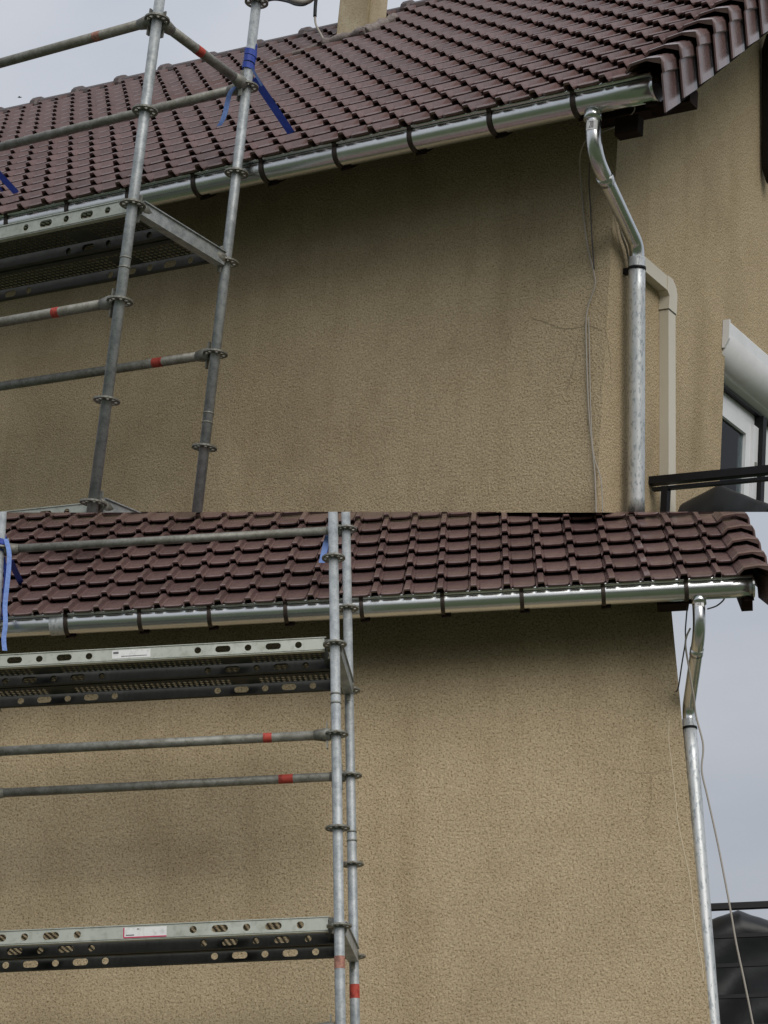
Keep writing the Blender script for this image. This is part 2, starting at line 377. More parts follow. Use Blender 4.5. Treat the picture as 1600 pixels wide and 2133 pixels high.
def gutter_of(P, xl, brackets, group):
    g = P.root('gutter', LAB['gutter'][P.k], 'gutter', (0, -YG, .5), group)
    A0 = -.45; c = LIP + Vector((0, GR * math.cos(A0), GR * math.sin(A0))); mb = MB(); n = 22; arcs = [A0 + (math.pi - A0) * k / n for k in range(n + 1)]
    outp = [c + Vector((0, -math.cos(a), -math.sin(a))) * GR for a in arcs]
    inp = [c + Vector((0, -math.cos(a), -math.sin(a))) * (GR - .0025) for a in arcs][::-1]
    prof = outp + inp; m = len(prof)
    segs = 40; rows = []
    for i in range(segs + 1):
        x = xl + (XEND - xl) * i / segs
        sag = .0016 * math.sin(i * 2.1) + .0012 * math.sin(i * .7)
        rows.append([mb.bm.verts.new(p + Vector((x, sag, sag * .6))) for p in prof])
    for a, b in zip(rows, rows[1:]):
        for k in range(m):
            f = mb.bm.faces.new((a[k], a[(k + 1) % m], b[(k + 1) % m], b[k])); f.smooth = k not in (n, m - 1)
    mb.bm.faces.new(rows[0][::-1]); mb.bm.faces.new(rows[-1])
    P.part('channel', mb, 'zinc', g)
    P.part('rolled_bead', MB().tube([LIP + Vector((xl + (XEND - xl) * i / 20, -.007, .007)) for i in range(21)], .0115, 10), 'zinc', g)
    ec = MB(); pts = [c + Vector((0, -math.cos(a), -math.sin(a))) * (GR + .003) for a in arcs]
    ec.extrude(pts, (XEND - .004, 0, 0), (XEND + .006, 0, 0)); P.part('end_cap', ec, 'zinc', g)
    for bx in brackets:
        b = MB(); a0 = [A0 - .1] + arcs
        path = [c + Vector((bx, -math.cos(a) * (GR + .004), -math.sin(a) * (GR + .004))) for a in a0]
        path = [path[1] + Vector((0, .012, .02)), path[1] + Vector((0, -.010, .016)), path[1] + Vector((0, -.015, 0))] + path[2:]
        path.append(path[-1] + Vector((0, .03, .03)))
        b.ribbon(path, Vector((.024, 0, 0)), .006); P.part('bracket', b, 'bronze', g)
    return g, c

LAB = {
 'gutter': {1: 'shiny half-round zinc gutter with nine brown brackets, running left of the chimney house eave', 2: 'shiny half-round zinc gutter along the chimneyless roof cut off above two scaffold decks'},
}
LAB['gutter'][1] = 'shiny half-round zinc gutter under the roof with the chimney'
LAB['gutter'][2] = 'shiny half-round zinc gutter under the low roof without a chimney'

def cable(P, pts, r, mat, label, trim='auto', name='cable', n=8):
    # smooth the polyline (Catmull-Rom)
    pts = [Vector(p) for p in pts]; sm = []
    for i in range(len(pts) - 1):
        p0, p1, p2, p3 = pts[max(i - 1, 0)], pts[i], pts[i + 1], pts[min(i + 2, len(pts) - 1)]
        for k in range(6):
            t = k / 6; sm.append(.5 * ((2 * p1) + (p2 - p0) * t + (2 * p0 - 5 * p1 + 4 * p2 - p3) * t * t + (3 * p1 - p0 - 3 * p2 + p3) * t ** 3))
    sm.append(pts[-1])
    return P.single(name, MB().tube(sm, r, n), mat, label, 'cable', pts[-1], trim)

def smooth_path(pts, rad=.1, k=6):
    """polyline with rounded corners"""
    pts = [Vector(p) for p in pts]; o = [pts[0]]
    for a, b, c in zip(pts, pts[1:], pts[2:]):
        r = min(rad, (a - b).length * .48, (c - b).length * .48)
        s, e = b + (a - b).normalized() * r, b + (c - b).normalized() * r
        for i in range(k + 1):
            t = i / k; o.append(s * (1 - t) ** 2 + b * 2 * t * (1 - t) + e * t * t)
    o.append(pts[-1]); return o

def downpipe_of(P, outlet, knee1, knee2, bottom, label, lab_at):
    d = P.root('downpipe', label, 'downpipe', bottom)
    r = .037
    top = Vector(outlet); k1 = Vector(knee1); k2 = Vector(knee2); bt = Vector(bottom)
    full = smooth_path([top + Vector((0, 0, .05)), k1, k2, k2 + (bt - k2).normalized() * .12], .17, 9)
    P.part('offset_bend', MB().tube(full, r, 18), 'zinc', d)
    P.part('outlet_collar', MB().tube([top + Vector((0, 0, .02)), top + Vector((0, 0, -.025))], r + .005, 18), 'zinc', d)
    m = k1.lerp(k2, .27); dr = (k2 - k1).normalized()
    P.part('joint_sleeve', MB().tube([m - dr * .02, m + dr * .025], r + .003, 18), 'zinc', d)
    dd = (bt - k2).normalized(); st = k2 + dd * .06
    P.part('lower_pipe', MB().tube([st.lerp(bt, i / 12) for i in range(13)], r + .004, 20), 'spangle', d)
    cl = k2 + dd * .115
    col = P.part('pipe_clamp', MB().tube([cl - dd * .007, cl + dd * .007], r + .0075, 18), 'black', d)
    P.part('wall_fixing', MB().box(cl + Vector((-.10, .0, -.014)), cl + Vector((-.03, .03, .014))), 'black', d)
    # paper label with a printed mark on the bend
    v0 = Vector((.25, -1, -.1)) if P.k == 1 else Vector((0, -1, -.1))
    for nm, wd, hh, mt, ex, ang in (('paper_label', 1.5, .05, 'label', .0016, 0),):
        mb = MB(); vs = []; nn = 8; a0 = math.atan2(v0.y, v0.x)
        for i in range(nn + 1):
            a = a0 + (i / nn - .5) * wd
            for zz in (-hh / 2, hh / 2): vs.append(lab_at + Vector((math.cos(a) * (r + ex), math.sin(a) * (r + ex), zz)))
        mb.faces(vs, [(2 * i, 2 * i + 2, 2 * i + 3, 2 * i + 1) for i in range(nn)])
        lb = P.part(nm, mb, mt, d)
        mk = MB()
        strokes = [[(-.24, .3), (-.08, .3), (-.08, .0), (-.24, -.3), (-.06, -.3)], [(.06, .3), (.2, .3), (.2, -.3), (.06, -.3), (.06, .3)]]
        for st_ in strokes:
            pth = [lab_at + Vector((math.cos(a0 + u) * (r + ex + .0012), math.sin(a0 + u) * (r + ex + .0012), v * hh)) for u, v in st_]
            mk.tube(pth, .0016, 5)
        P.part('printed_mark', mk, 'ink', lb)
    return d

# ------------------------------------------------------------------ scaffold
def rosette_mesh(P):
    mb = MB().ring((0, 0, 0), .027, .036, .012, 16).ring((0, 0, 0), .051, .064, .009, 24)
    for k in range(8):
        a = math.pi / 8 + k * math.pi / 4; d = Vector((math.cos(a), math.sin(a), 0)); mb.bar(d * .034, d * .053, .013 if k % 2 else .02, .008)
    return mb.mesh('rosette', P.s, Vector((0, 0, 0)), 'galv_old')
def plate_with_holes(mb, O, U, V, L, H, holes, th):
    """flat plate O + u U + v V with stadium holes (centre u, half length, radius); thickness th along U x V"""
    Nn = U.cross(V).normalized() * th; y0 = H / 2; n = 20
    sheet_v = []; fs = []
    def add(u, v): sheet_v.append((u, v)); return len(sheet_v) - 1
    cur = 0.
    for (uc, hl, r) in holes:
        m = hl + r + .012; a, b = uc - m, uc + m
        if a > cur: fs.append((add(cur, 0), add(a, 0), add(a, H), add(cur, H)))
        inner, outer = [], []
        for k in range(n):
            t = 2 * math.pi * (k + .5) / n; dx, dy = math.cos(t), math.sin(t)
            inner.append((uc + (hl if dx > 0 else -hl) + r * dx, y0 + r * dy))
            sc = min(m / abs(dx) if abs(dx) > 1e-6 else 9, (H / 2) / abs(dy)); outer.append((uc + dx * sc, y0 + dy * sc))
        # add the rectangle's corners to the outer ring by snapping the nearest ray
        for cx_, cy_ in ((a, 0), (b, 0), (b, H), (a, H)):
            k = min(range(n), key=lambda q: (outer[q][0] - cx_) ** 2 + (outer[q][1] - cy_) ** 2); outer[k] = (cx_, cy_)
        ii = [add(*q) for q in inner]; oo = [add(*q) for q in outer]
        for k in range(n): fs.append((ii[k], oo[k], oo[(k + 1) % n], ii[(k + 1) % n]))
        cur = b
    if cur < L: fs.append((add(cur, 0), add(L, 0), add(L, H), add(cur, H)))
    a = [O + U * u + V * v for u, v in sheet_v]; b = [p + Nn for p in a]; k = len(a)
    mb.faces(a + b, fs + [tuple(i + k for i in f[::-1]) for f in fs])
    # close hole rims and outer edges so the plate has depth
    from collections import Counter
    key = lambda i: (round(sheet_v[i][0], 5), round(sheet_v[i][1], 5))
    cnt = Counter()
    for f in fs:
        for i, j in zip(f, f[1:] + f[:1]): cnt[frozenset((key(i), key(j)))] += 1
    done = []
    for f in fs:
        for i, j in zip(f, f[1:] + f[:1]):
            if cnt[frozenset((key(i), key(j)))] == 1: done.append((a[i], a[j], b[j], b[i]))
    for q in done: mb.faces(q, [(0, 1, 2, 3)])

def deck_of(P, x0, x1, yc, z, label, group, sticker=None, front=True):
    """one steel scaffold plank: perforated tread between two lipped side beams with holes"""
    W, H = .318, .064; d = P.root('scaffold_deck', label, 'scaffold deck', (x0, yc, z), group)
    L = x1 - x0
    def hl(): 
        hs = [(.17 + .136 * k, .023 if k % 2 else 0., .0185) for k in range(5)]
        return hs + [(L - a, b, c) for a, b, c in hs[::-1]]
    for sgn, mt in ((-1, 'deck' if front else 'shaded'), (1, 'shaded')):  # only the outermost beam stays pale; the others have shade painted in
        mb = MB(); yy = yc + sgn * W / 2
        plate_with_holes(mb, Vector((x0 + .03, yy, z - H / 2 + .012)), Vector((1, 0, 0)), Vector((0, 0, 1)), L - .06, H, [(u - .03, a, r) for u, a, r in hl()], .0035)
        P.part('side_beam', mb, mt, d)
        # folded lips
        yl = sorted((yy, yy - sgn * .028))
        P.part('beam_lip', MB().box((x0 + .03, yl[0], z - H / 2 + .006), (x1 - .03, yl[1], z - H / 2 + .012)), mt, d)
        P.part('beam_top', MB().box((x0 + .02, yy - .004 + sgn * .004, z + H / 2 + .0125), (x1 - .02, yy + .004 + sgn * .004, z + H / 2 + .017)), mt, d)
    # tread: lattice of diamonds
    mb = MB(); a = .031; nx_, ny_ = int((L - .1) / a), int((W - .012) / a); zt = z + H / 2 + .004
    ox, oy = x0 + (L - nx_ * a) / 2, yc - ny_ * a / 2; bm = mb.bm; grid = {}
    def gv(i, j, dx, dy):
        k = (round((i + dx) * 100), round((j + dy) * 100))
        if k not in grid: grid[k] = bm.verts.new((ox + (i + dx) * a, oy + (j + dy) * a, zt))
        return grid[k]
    for i in range(nx_):
        for j in range(ny_):
            solid = 8 < (i % 34) < 14 and j > ny_ * .55
            if solid:
                bm.faces.new((gv(i, j, 0, 0), gv(i, j, 1, 0), gv(i, j, 1, 1), gv(i, j, 0, 1))); continue
            q = .41; D = [gv(i, j, .5 + q, .5), gv(i, j, .5, .5 + q), gv(i, j, .5 - q, .5), gv(i, j, .5, .5 - q)]
            C = [gv(i, j, 1, 0), gv(i, j, 1, 1), gv(i, j, 0, 1), gv(i, j, 0, 0)]
            for f in ((C[0], C[1], D[0]), (C[1], C[2], D[1]), (C[2], C[3], D[2]), (C[3], C[0], D[3]), (C[1], D[1], D[0]), (C[2], D[2], D[1]), (C[3], D[3], D[2]), (C[0], D[0], D[3])):
                bm.faces.new(f)
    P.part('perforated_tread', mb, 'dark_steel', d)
    # cross ribs under the tread and the end hooks
    for xx, sg in ((x0, 1), (x1, -1)):
        P.part('end_plate', MB().faces([(xx + sg * .03, yc - W / 2 + .005, zt), (xx + sg * .03, yc + W / 2 - .005, zt), (xx + sg * .055, yc + W / 2 - .005, zt - .05), (xx + sg * .055, yc - W / 2 + .005, zt - .05)], [(0, 1, 2, 3)]), 'dark_steel', d)
        for q in (-.1, .1):
            P.part('hook', MB().box((min(xx, xx + sg * .05) - .012, yc + q - .02, zt - .02), (max(xx, xx + sg * .05), yc + q + .02, zt + .016)), 'galv_old', d)
    if sticker:
        u0, u1, red = sticker; y_ = yc - W / 2 - .0045; zb, ztp = z - H / 2 + .021, z + H / 2 + .004
        lb = P.part('sticker', MB().box((u0, y_, zb), (u1, y_ + .003, ztp)), 'label', d)
        if red:
            P.part('sticker_border', MB().box((u0 - .004, y_ - .001, zb - .006), (u1, y_ + .002, zb)).box((u0 - .006, y_ - .001, zb), (u0, y_ + .002, ztp)), 'magenta', lb)
            P.part('sticker_print', MB().box((u0 + .008, y_ - .0012, zb + .006), (u0 + .05, y_, zb + .011)).ring((u0 + .07, y_, ztp - .008), .0, .006, .002, 10), 'ink', lb)
        else:
            P.part('sticker_print', MB().box((u0 + .006, y_ - .0012, ztp - .02), (u0 + .035, y_, ztp - .008)).box((u0 + .05, y_ - .0012, zb + .01), (u1 - .02, y_, zb + .013)), 'ink', lb)
    return d

def scaffold_of(P, zlo, zhi, label, ledgers, transoms, bands_std):
    sc = P.root('scaffold', label, 'scaffold', (XS, -YF, zlo))
    ros = rosette_mesh(P); XL = XS - 2.072
    yy = {'f': -YF, 'r': -YF + DY}
    for xx, nm in ((XS, 'right'), (XL, 'left')):
        for w in 'fr':
            st = MB().tube([(xx, yy[w], zlo), (xx, yy[w], zhi)], .0262, 16)
            # spigot collars where two tubes join
            std = P.part('standard', st, 'galv', sc)
            if std is None: continue
            for k in range(-10, 6):
                p = Vector((xx, yy[w], .5 * k))
                if p.z < zlo + .1 or p.z > zhi - .05: continue
                if P.kept([p + Vector((0, 0, .02)), p - Vector((0, 0, .02))]) < 2: continue
                P.copy_at('rosette', ros, p, std)
            for zj in (-.33 if w == 'f' else -.87, 1.67):
                for dz, rr in ((0, .0285), (.05, .0285)):
                    if zlo < zj < zhi and P.kept([Vector((xx, yy[w], zj)), Vector((xx, yy[w], zj + .1))]) == 2:
                        P.part('spigot_joint', MB().tube([(xx, yy[w], zj + dz - .004), (xx, yy[w], zj + dz + .004)], rr, 16), 'galv_old', std)
            for (bw, z0, z1, mt, side) in bands_std:
                if bw == w and side == nm: P.part('paint_band', MB().tube([(xx, yy[w], z0), (xx, yy[w], z1)], .0272, 16, False), mt, std)
    def head(p, d, parent):
        d = Vector(d); p = Vector(p)
        hd = MB(); a = p + d * .03; hd.tube([a, a + d * .03, a + d * .085], [.032, .036, .027], 12)
        P.part('wedge_head', hd, 'galv_old', parent)
        q = p + d * .048
        P.part('wedge', MB().bar(q + Vector((0, 0, -.075)), q + Vector((0, 0, .07)), .007, .02, (0, 1, 0) if abs(d.x) > .5 else (1, 0, 0)), 'galv_old', parent)
    for (w, k, mt, band) in ledgers:
        a, b = Vector((XL, yy[w], .5 * k)), Vector((XS, yy[w], .5 * k))
        ld = P.part('ledger', MB().tube([a + Vector((.06, 0, 0)), b - Vector((.06, 0, 0))], .0252, 14), mt, sc)
        if ld is None: continue
        head(b, (-1, 0, 0), ld); head(a, (1, 0, 0), ld)
        for (x_, wd, bm_) in band: P.part('paint_band', MB().tube([(x_ - wd / 2, yy[w], .5 * k), (x_ + wd / 2, yy[w], .5 * k)], .0259, 14, False), bm_, ld)
    for (k, box, band, sides) in transoms:
        for xx in sides:
            a, b = Vector((xx, yy['f'], .5 * k)), Vector((xx, yy['r'], .5 * k))
            if box:
                mb = MB(); y0, y1 = a.y + .045, b.y - .045; z0 = .5 * k
                mb.box((xx - .027, y0, z0 - .032), (xx - .021, y1, z0 + .03)).box((xx + .021, y0, z0 - .032), (xx + .027, y1, z0 + .03)).box((xx - .027, y0, z0 - .038), (xx + .027, y1, z0 - .032))
                mb.box((xx - .036, y0, z0 + .030), (xx - .021, y1, z0 + .035)).box((xx + .021, y0, z0 + .030), (xx + .036, y1, z0 + .035))
                tr_ = P.part('deck_transom', mb, 'galv', sc)
            else:
                tr_ = P.part('transom', MB().tube([a + Vector((0, .06, 0)), b - Vector((0, .06, 0))], .0252, 14), 'galv_old', sc)
            if tr_ is None: continue
            head(a, (0, 1, 0), tr_); head(b, (0, -1, 0), tr_)
            for (t_, wd, bm_) in band:
                yb = a.y + (b.y - a.y) * t_
                if not box: P.part('paint_band', MB().tube([(xx, yb - wd / 2, .5 * k), (xx, yb + wd / 2, .5 * k)], .0259, 14, False), bm_, tr_)
    return sc

# ------------------------------------------------------------------ the house fronts
def quads_wall(mb, cells, th):
    """cells: list of 4 point lists on one plane, th: offset vector to the back"""
    bm = mb.bm; idx = {}
    def v(p):
        k = tuple(round(c, 4) for c in p)
        if k not in idx: idx[k] = bm.verts.new(p)
        return idx[k]
    front = [bm.faces.new([v(p) for p in c]) for c in cells]
    r = bmesh.ops.extrude_face_region(bm, geom=front, use_keep_orig=True)
    bmesh.ops.translate(bm, verts=[g_ for g_ in r['geom'] if isinstance(g_, bmesh.types.BMVert)], vec=th)
    return mb

def eaves_of(P, house, xl, rafters):
    z_under = lambda y: ZR + (y + YG) * math.tan(TH) - .05 / math.cos(TH)
    # board soffit following the slope, rafters tails, wall plate
    ya, yb = -YG + .035, .05
    mb = MB(); xr = XV + .02
    mb.faces([(xl, ya, z_under(ya)), (xr, ya, z_under(ya)), (xr, yb, z_under(yb)), (xl, yb, z_under(yb)), (xl, ya, z_under(ya) + .018), (xr, ya, z_under(ya) + .018), (xr, yb, z_under(yb) + .018), (xl, yb, z_under(yb) + .018)],
             [(0, 1, 2, 3), (7, 6, 5, 4), (0, 4, 5, 1), (1, 5, 6, 2), (2, 6, 7, 3), (3, 7, 4, 0)])
    P.part('soffit_boards', mb, 'wood', house)
    P.part('fascia_board', MB().box((xl, -YG + .016, ZR - .075), (XV + .02, -YG + .032, ZR - .035)), 'wood', house)
    for x in rafters:
        mb = MB(); q = [(x, -YG + .034, ZR - .142), (x, -YG + .034, z_under(-YG + .034) - .002), (x, .02, z_under(.02) - .002), (x, .02, z_under(.02) - .13)]
        mb.extrude([Vector(p) for p in q], (-.028, 0, 0), (.028, 0, 0)); P.part('rafter_tail', mb, 'wood', house)

def crack(P, house, wall, pts, w=.0028, nrm=(0, -1, 0)):
    nrm = Vector(nrm); mb = MB(); pts = [Vector(p) for p in pts]; sub = []
    for a, b in zip(pts, pts[1:]):
        n = max(2, int((b - a).length / .012))
        for i in range(n): sub.append(a.lerp(b, i / n) + Vector((random.uniform(-1, 1), 0, random.uniform(-1, 1))) * .004 * (1 - abs(Vector((1, 0, 0)).dot(nrm))))
    sub.append(pts[-1])
    for k, (a, b) in enumerate(zip(sub, sub[1:])):
        d = (b - a).normalized(); s = d.cross(nrm) * (w * random.uniform(.3, .7)); u = nrm * .0015
        mb.faces([a - s + u, b - s + u, b + s + u, a + s + u], [(0, 1, 2, 3)])
    P.part('hairline_crack', mb, 'crack', wall)

WALLTOP = ZR + YG * math.tan(TH) - .06
# ================================================================== upper plot
P = P1
XL1 = -9.4
h1 = P.root('house', 'ochre roughcast house with a chimney, gable window and brown tiled roof', 'house', (0, 0, -1.2))
mb = MB(); quads_wall(mb, [[(XL1 + (0 - XL1) * i / 6, 0, -3), (XL1 + (0 - XL1) * (i + 1) / 6, 0, -3), (XL1 + (0 - XL1) * (i + 1) / 6, 0, WALLTOP), (XL1 + (0 - XL1) * i / 6, 0, WALLTOP)] for i in range(6)], (0, .2, 0))
wall1 = P.part('wall', mb, 'stucco', h1)
# gable wall with the window opening
WY0, WY1, WZ1 = 1.385, 2.75, .10
RY, RZ = 2.94, 3.72
zt_ = lambda y: WALLTOP + (y * math.tan(TH) if y < RY else (2 * RY - y) * math.tan(TH))
mb = MB(); ys = [.2, WY0, WY1, RY, 2 * RY]; cells = []
for a, b in zip(ys, ys[1:]):
    if a == WY0: cells += [[(0, a, WZ1), (0, b, WZ1), (0, b, zt_(b)), (0, a, zt_(a))]]
    else: cells += [[(0, a, -3), (0, b, -3), (0, b, WZ1), (0, a, WZ1)], [(0, a, WZ1), (0, b, WZ1), (0, b, zt_(b)), (0, a, zt_(a))]]
cells[0] = [(0, .2, -3), (0, WY0, -3), (0, WY0, WZ1), (0, .2, WZ1)]
quads_wall(mb, cells, (-.2, 0, 0)); gable1 = P.part('gable_wall', mb, 'stucco', h1, P.cut_clean)
mb = MB(); quads_wall(mb, [[(-.001, .002, WALLTOP - .01), (-.001, .2, WALLTOP + .001), (-.001, .2, zt_(.2)), (-.001, .002, WALLTOP + .003)]], (-.19, 0, 0)); P.part('gable_wall', mb, 'stucco', h1)
BX1 = [P.y(px, LIP.y - .01).x for px in ((1192, 200), (1018, 240), (852, 272), (696, 306), (543, 340), (402, 366), (265, 398), (138, 427), (12, 454))]
xs1 = [XV - .03]
while xs1[-1] > XL1: xs1.append(xs1[-1] - PITCH)
SL1 = 4.62
roof1 = roof_of(P, h1, xs1, .2365, 20, -.105, SL1)
eaves_of(P, h1, XL1, [b + .02 for b in BX1] + [.40])
# rafter and purlin ends under the verge
P.part('barge_rafter', MB().extrude([RP(0, -.02, -.19), RP(0, -.02, -.04), RP(0, 4.7, -.04), RP(0, 4.7, -.19)], (XV - .03, 0, 0), (XV + .035, 0, 0)), 'wood', h1)
P.part('verge_soffit', MB().extrude([RP(0, .1, -.06), RP(0, .1, -.045), RP(0, 4.7, -.045), RP(0, 4.7, -.06)], (.0, 0, 0), (XV - .03, 0, 0)), 'wood', h1)
P.part('eaves_purlin', MB().box((.15, P.x((1328, 272), .27).y, P.x((1328, 272), .27).z), (.27, P.x((1328, 272), .27).y + .06, P.x((1328, 272), .27).z + .09)), 'wood', h1)
P.part('wall_purlin', MB().box((-.1, -.09, .668), (XV + .02, .0, .76)), 'wood', h1)
# ridge tiles
x = xs1[-1] + .1; i = 0
rc = RP(0, SL1 - .03, -.02)
while x < XV + .1:
    px = P.px(rc + Vector((x, 0, 0)))
    if px[0] > -120 and px[1] > -160:
        def arc(xx, r, r2): return [Vector((xx, rc.y, rc.z)) + Vector((0, -math.cos(a) * r, math.sin(a) * r2)) for a in [math.pi * (k / 10 * 1.3 - .15) for k in range(11)]]
        mb = MB(); rows = [arc(x, .105, .085), arc(x + .40, .095, .072), arc(x + .40, .125, .105), arc(x + .455, .125, .105), arc(x + .47, .105, .085)]
        vs = [q for r_ in rows for q in r_]; mb.faces(vs, [(a * 11 + b, a * 11 + b + 1, a * 11 + b + 12, a * 11 + b + 11) for a in range(4) for b in range(10)] + [tuple(range(11)), tuple(range(44, 55))])
        P.part('ridge_tile', mb, 'ridge', roof1)
    x += .47
# chimney
ch0 = RP(*P.roof((763, 80))); cy0 = ch0.y; 
mb = MB(); x0, x1 = P.y((698, 80), cy0).x, ch0.x; y1 = P.x((806, 40), x1).y
mb.box((x0, cy0, ch0.z - .15), (x1, y1, ch0.z + 1.5)); bmesh.ops.bevel(mb.bm, geom=mb.bm.edges[:], offset=.012, segments=2, affect='EDGES')
chim = P.part('chimney', mb, 'chimney', roof1)
mb = MB(); n = 26
for fr, to in (((x0 - .02, cy0 - .05), (x1 + .04, cy0 - .03)), ((x1 + .03, cy0 - .04), (x1 + .05, y1 + .05))):
    pts = []
    for i in range(n + 1):
        q = Vector(fr).lerp(Vector(to), i / n); sl = (q.y + YG) / math.cos(TH); nz_ = noise.noise(Vector((q.x * 9, q.y * 9, 3)))
        pts.append(RP(q.x + nz_ * .02, sl + nz_ * .03, .05 + nz_ * .015))
    mb.tube(pts, [.034 + .02 * noise.noise(p * 14) for p in pts], 8)
P.part('mortar_flashing', mb, 'mortar', roof1)
mb = MB(); pts = [RP(x0 - .46 * i / 10, (cy0 + YG) / math.cos(TH) + .03 * math.sin(i) - .03 * i, .045) for i in range(11)]; mb.tube(pts, [.022 - .0012 * i + .012 * noise.noise(p * 20) for i, p in enumerate(pts)], 7); P.part('mortar_flashing', mb, 'mortar', roof1)
# window: shutter box, frame, panes, curtain
P.cutsave = P.cut; P.cut = P.cut_clean
wr = -.14
win = P.part('window', MB().box((wr - .03, WY0 - .01, -.22), (wr + .02, WY1, -.145)).box((wr - .03, WY0 - .01, -3), (wr + .02, WY0 + .02, -.22)).box((wr - .03, WY1 - .05, -3), (wr + .02, WY1, -.22)), 'white', h1)
sb_ = [Vector((.03, 0, .135)), Vector((.036, 0, .125)), Vector((.036, 0, .06))] + [Vector((.036 - .105 * (1 - math.cos(a)), 0, .06 - .15 * math.sin(a))) for a in [math.pi / 2 * k / 9 for k in range(1, 10)]] + [Vector((-.071, 0, -.098)), Vector((-.10, 0, -.118)), Vector((-.135, 0, -.13)), Vector((-.16, 0, -.13)), Vector((-.16, 0, .09)), Vector((.0, 0, .09)), Vector((.002, 0, .135))]
mb = MB().extrude(sb_, (0, WY0 - .035, 0), (0, WY1, 0))
for k_, f in enumerate(list(mb.bm.faces)[2:]): f.smooth = 2 <= k_ <= 10
P.part('shutter_box', mb, 'white', win)
P.part('shutter_box_cap', MB().extrude([Vector((.002, 0, .14)), Vector((.04, 0, .14)), Vector((.042, 0, .03)), Vector((.015, 0, -.02)), Vector((.002, 0, -.02))], (0, WY0 - .05, 0), (0, WY0 - .036, 0)), 'white', win)
P.part('shutter_slot', MB().box((wr - .02, WY0, -.149), (wr + .055, WY1, -.139)), 'black', win)
ya, yb = WY0 + .02, WY0 + .64
mb = MB(); zt2 = -.225
mb.box((wr, ya, zt2 - .075), (wr + .035, yb, zt2)).box((wr, ya, -3), (wr + .035, ya + .03, zt2 - .075)).box((wr, yb - .07, -3), (wr + .035, yb, zt2 - .075))
P.part('sash', mb, 'white', win)
P.part('pane', MB().box((wr + .01, ya + .03, -3), (wr + .016, yb - .07, zt2 - .075)), 'glass', win)
P.part('middle_post', MB().box((wr - .02, yb + .001, -3), (wr + .05, yb + .07, -.225)), 'white', win)
P.part('handle', MB().box((wr + .05, yb + .028, -.52), (wr + .06, yb + .042, -.44)), 'galv_old', win)
P.part('guide_rail', MB().box((wr, yb + .075, -3), (wr + .075, yb + .125, -.15)), 'black', win)
P.part('sash', MB().box((wr, yb + .13, -3), (wr + .035, yb + .30, -.226)), 'white', win)
P.part('pane', MB().box((wr + .01, yb + .30, -3), (wr + .016, WY1 - .05, -.226)), 'glass', win)
mb = MB(); n = 150
vs = []
for i in range(n + 1):
    y_ = WY0 - .1 + 1.5 * i / n; x_ = wr - .10 + .055 * math.sin(i * .62 + .8 * math.sin(i * .21)) + .015 * math.sin(i * 1.7)
    vs += [(x_, y_, -3), (x_, y_, -.15)]
mb.faces(vs, [(2 * i, 2 * i + 2, 2 * i + 3, 2 * i + 1) for i in range(n)]); P.part('curtain', mb, 'curtain', win)
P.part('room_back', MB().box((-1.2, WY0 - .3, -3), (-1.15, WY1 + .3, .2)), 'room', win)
# balcony railing and covered furniture on the gable side
ry = .56; ra, rb = P.y((1350, 1003), ry), P.y((1600, 979), ry); dirv = (rb - ra); rb = ra + dirv * 1.5
rl = P.root('balcony_railing', 'black metal balcony rail in front of the gable window', 'railing', ra)
P.part('top_rail', MB().bar(ra + Vector((-.02, 0, 0)), rb, .05, .038), 'black', rl)
P.part('under_rail', MB().bar(ra + Vector((.03, 0, -.043)), rb + Vector((0, 0, -.043)), .03, .016), 'black', rl)
pp = P.y((1387, 1030), ry); P.part('post', MB().box((pp.x - .017, ry - .02, -3), (pp.x + .017, ry + .02, pp.z + .04)), 'black', rl)

def tarp_mesh(P, peak, left, right, depth, drop):
    """draped cover: a ridge running away from the front, slack sides, folds"""
    mb = MB(); nu, nv = 40, 26; vs = []
    pk, lf, rg = Vector(peak), Vector(left), Vector(right)
    for j in range(nv + 1):
        for i in range(nu + 1):
            u = i / nu; v = j / nv
            a = (pk.x - lf.x); b = (rg.x - pk.x)
            x = lf.x - .10 * a + (rg.x - lf.x + .10 * (a + b)) * u
            hgt = pk.z + (lf.z - pk.z) * max(0, (pk.x - x) / a) ** 1.05 if x < pk.x else pk.z + (rg.z - pk.z) * max(0, (x - pk.x) / b) ** 1.05
            y = pk.y - .18 + depth * v
            edge = max(0, .16 - min(v, 1)) / .16
            z = hgt - .10 * edge ** 2 - .18 * max(0, v - .5)
            q = Vector((x, y, z)); z += .010 * noise.noise(q * 4.5) + .006 * noise.noise(q * 11)
            vs.append((x, y, z))
    fs = [(j * (nu + 1) + i, j * (nu + 1) + i + 1, (j + 1) * (nu + 1) + i + 1, (j + 1) * (nu + 1) + i) for j in range(nv) for i in range(nu)]
    k = len(vs); rows = 16                                   # front skirt with hanging folds
    for r in range(1, rows + 1):
        for i in range(nu + 1):
            x, y, z = vs[i]; t_ = r / rows
            vs.append((x, y - .03 * t_ - .035 * math.sin((x * 1.2 + t_ * 1.4) * 6.5) * min(1, 3 * t_) - .03 * noise.noise(Vector((x * 3 + t_ * 2, z, t_ * 2.5))), z - drop * t_))
    def idx(r, i): return i if r == 0 else k + (r - 1) * (nu + 1) + i
    for r in range(rows):
        for i in range(nu): fs.append((idx(r, i), idx(r, i + 1), idx(r + 1, i + 1), idx(r + 1, i)))
    mb.faces(vs, fs)
    for f in mb.bm.faces: f.smooth = True
    return mb
ty = 1.05
tp = tarp_mesh(P, P.y((1517, 1020), ty), P.y((1442, 1058), ty), P.y((1612, 1058), ty), .5, .8)
P.single('tarpaulin', tp, 'tarp', 'dark grey tarpaulin peaked over something below the gable window', 'tarpaulin', P.y((1517, 1060), ty))
P.cut = P.cutsave
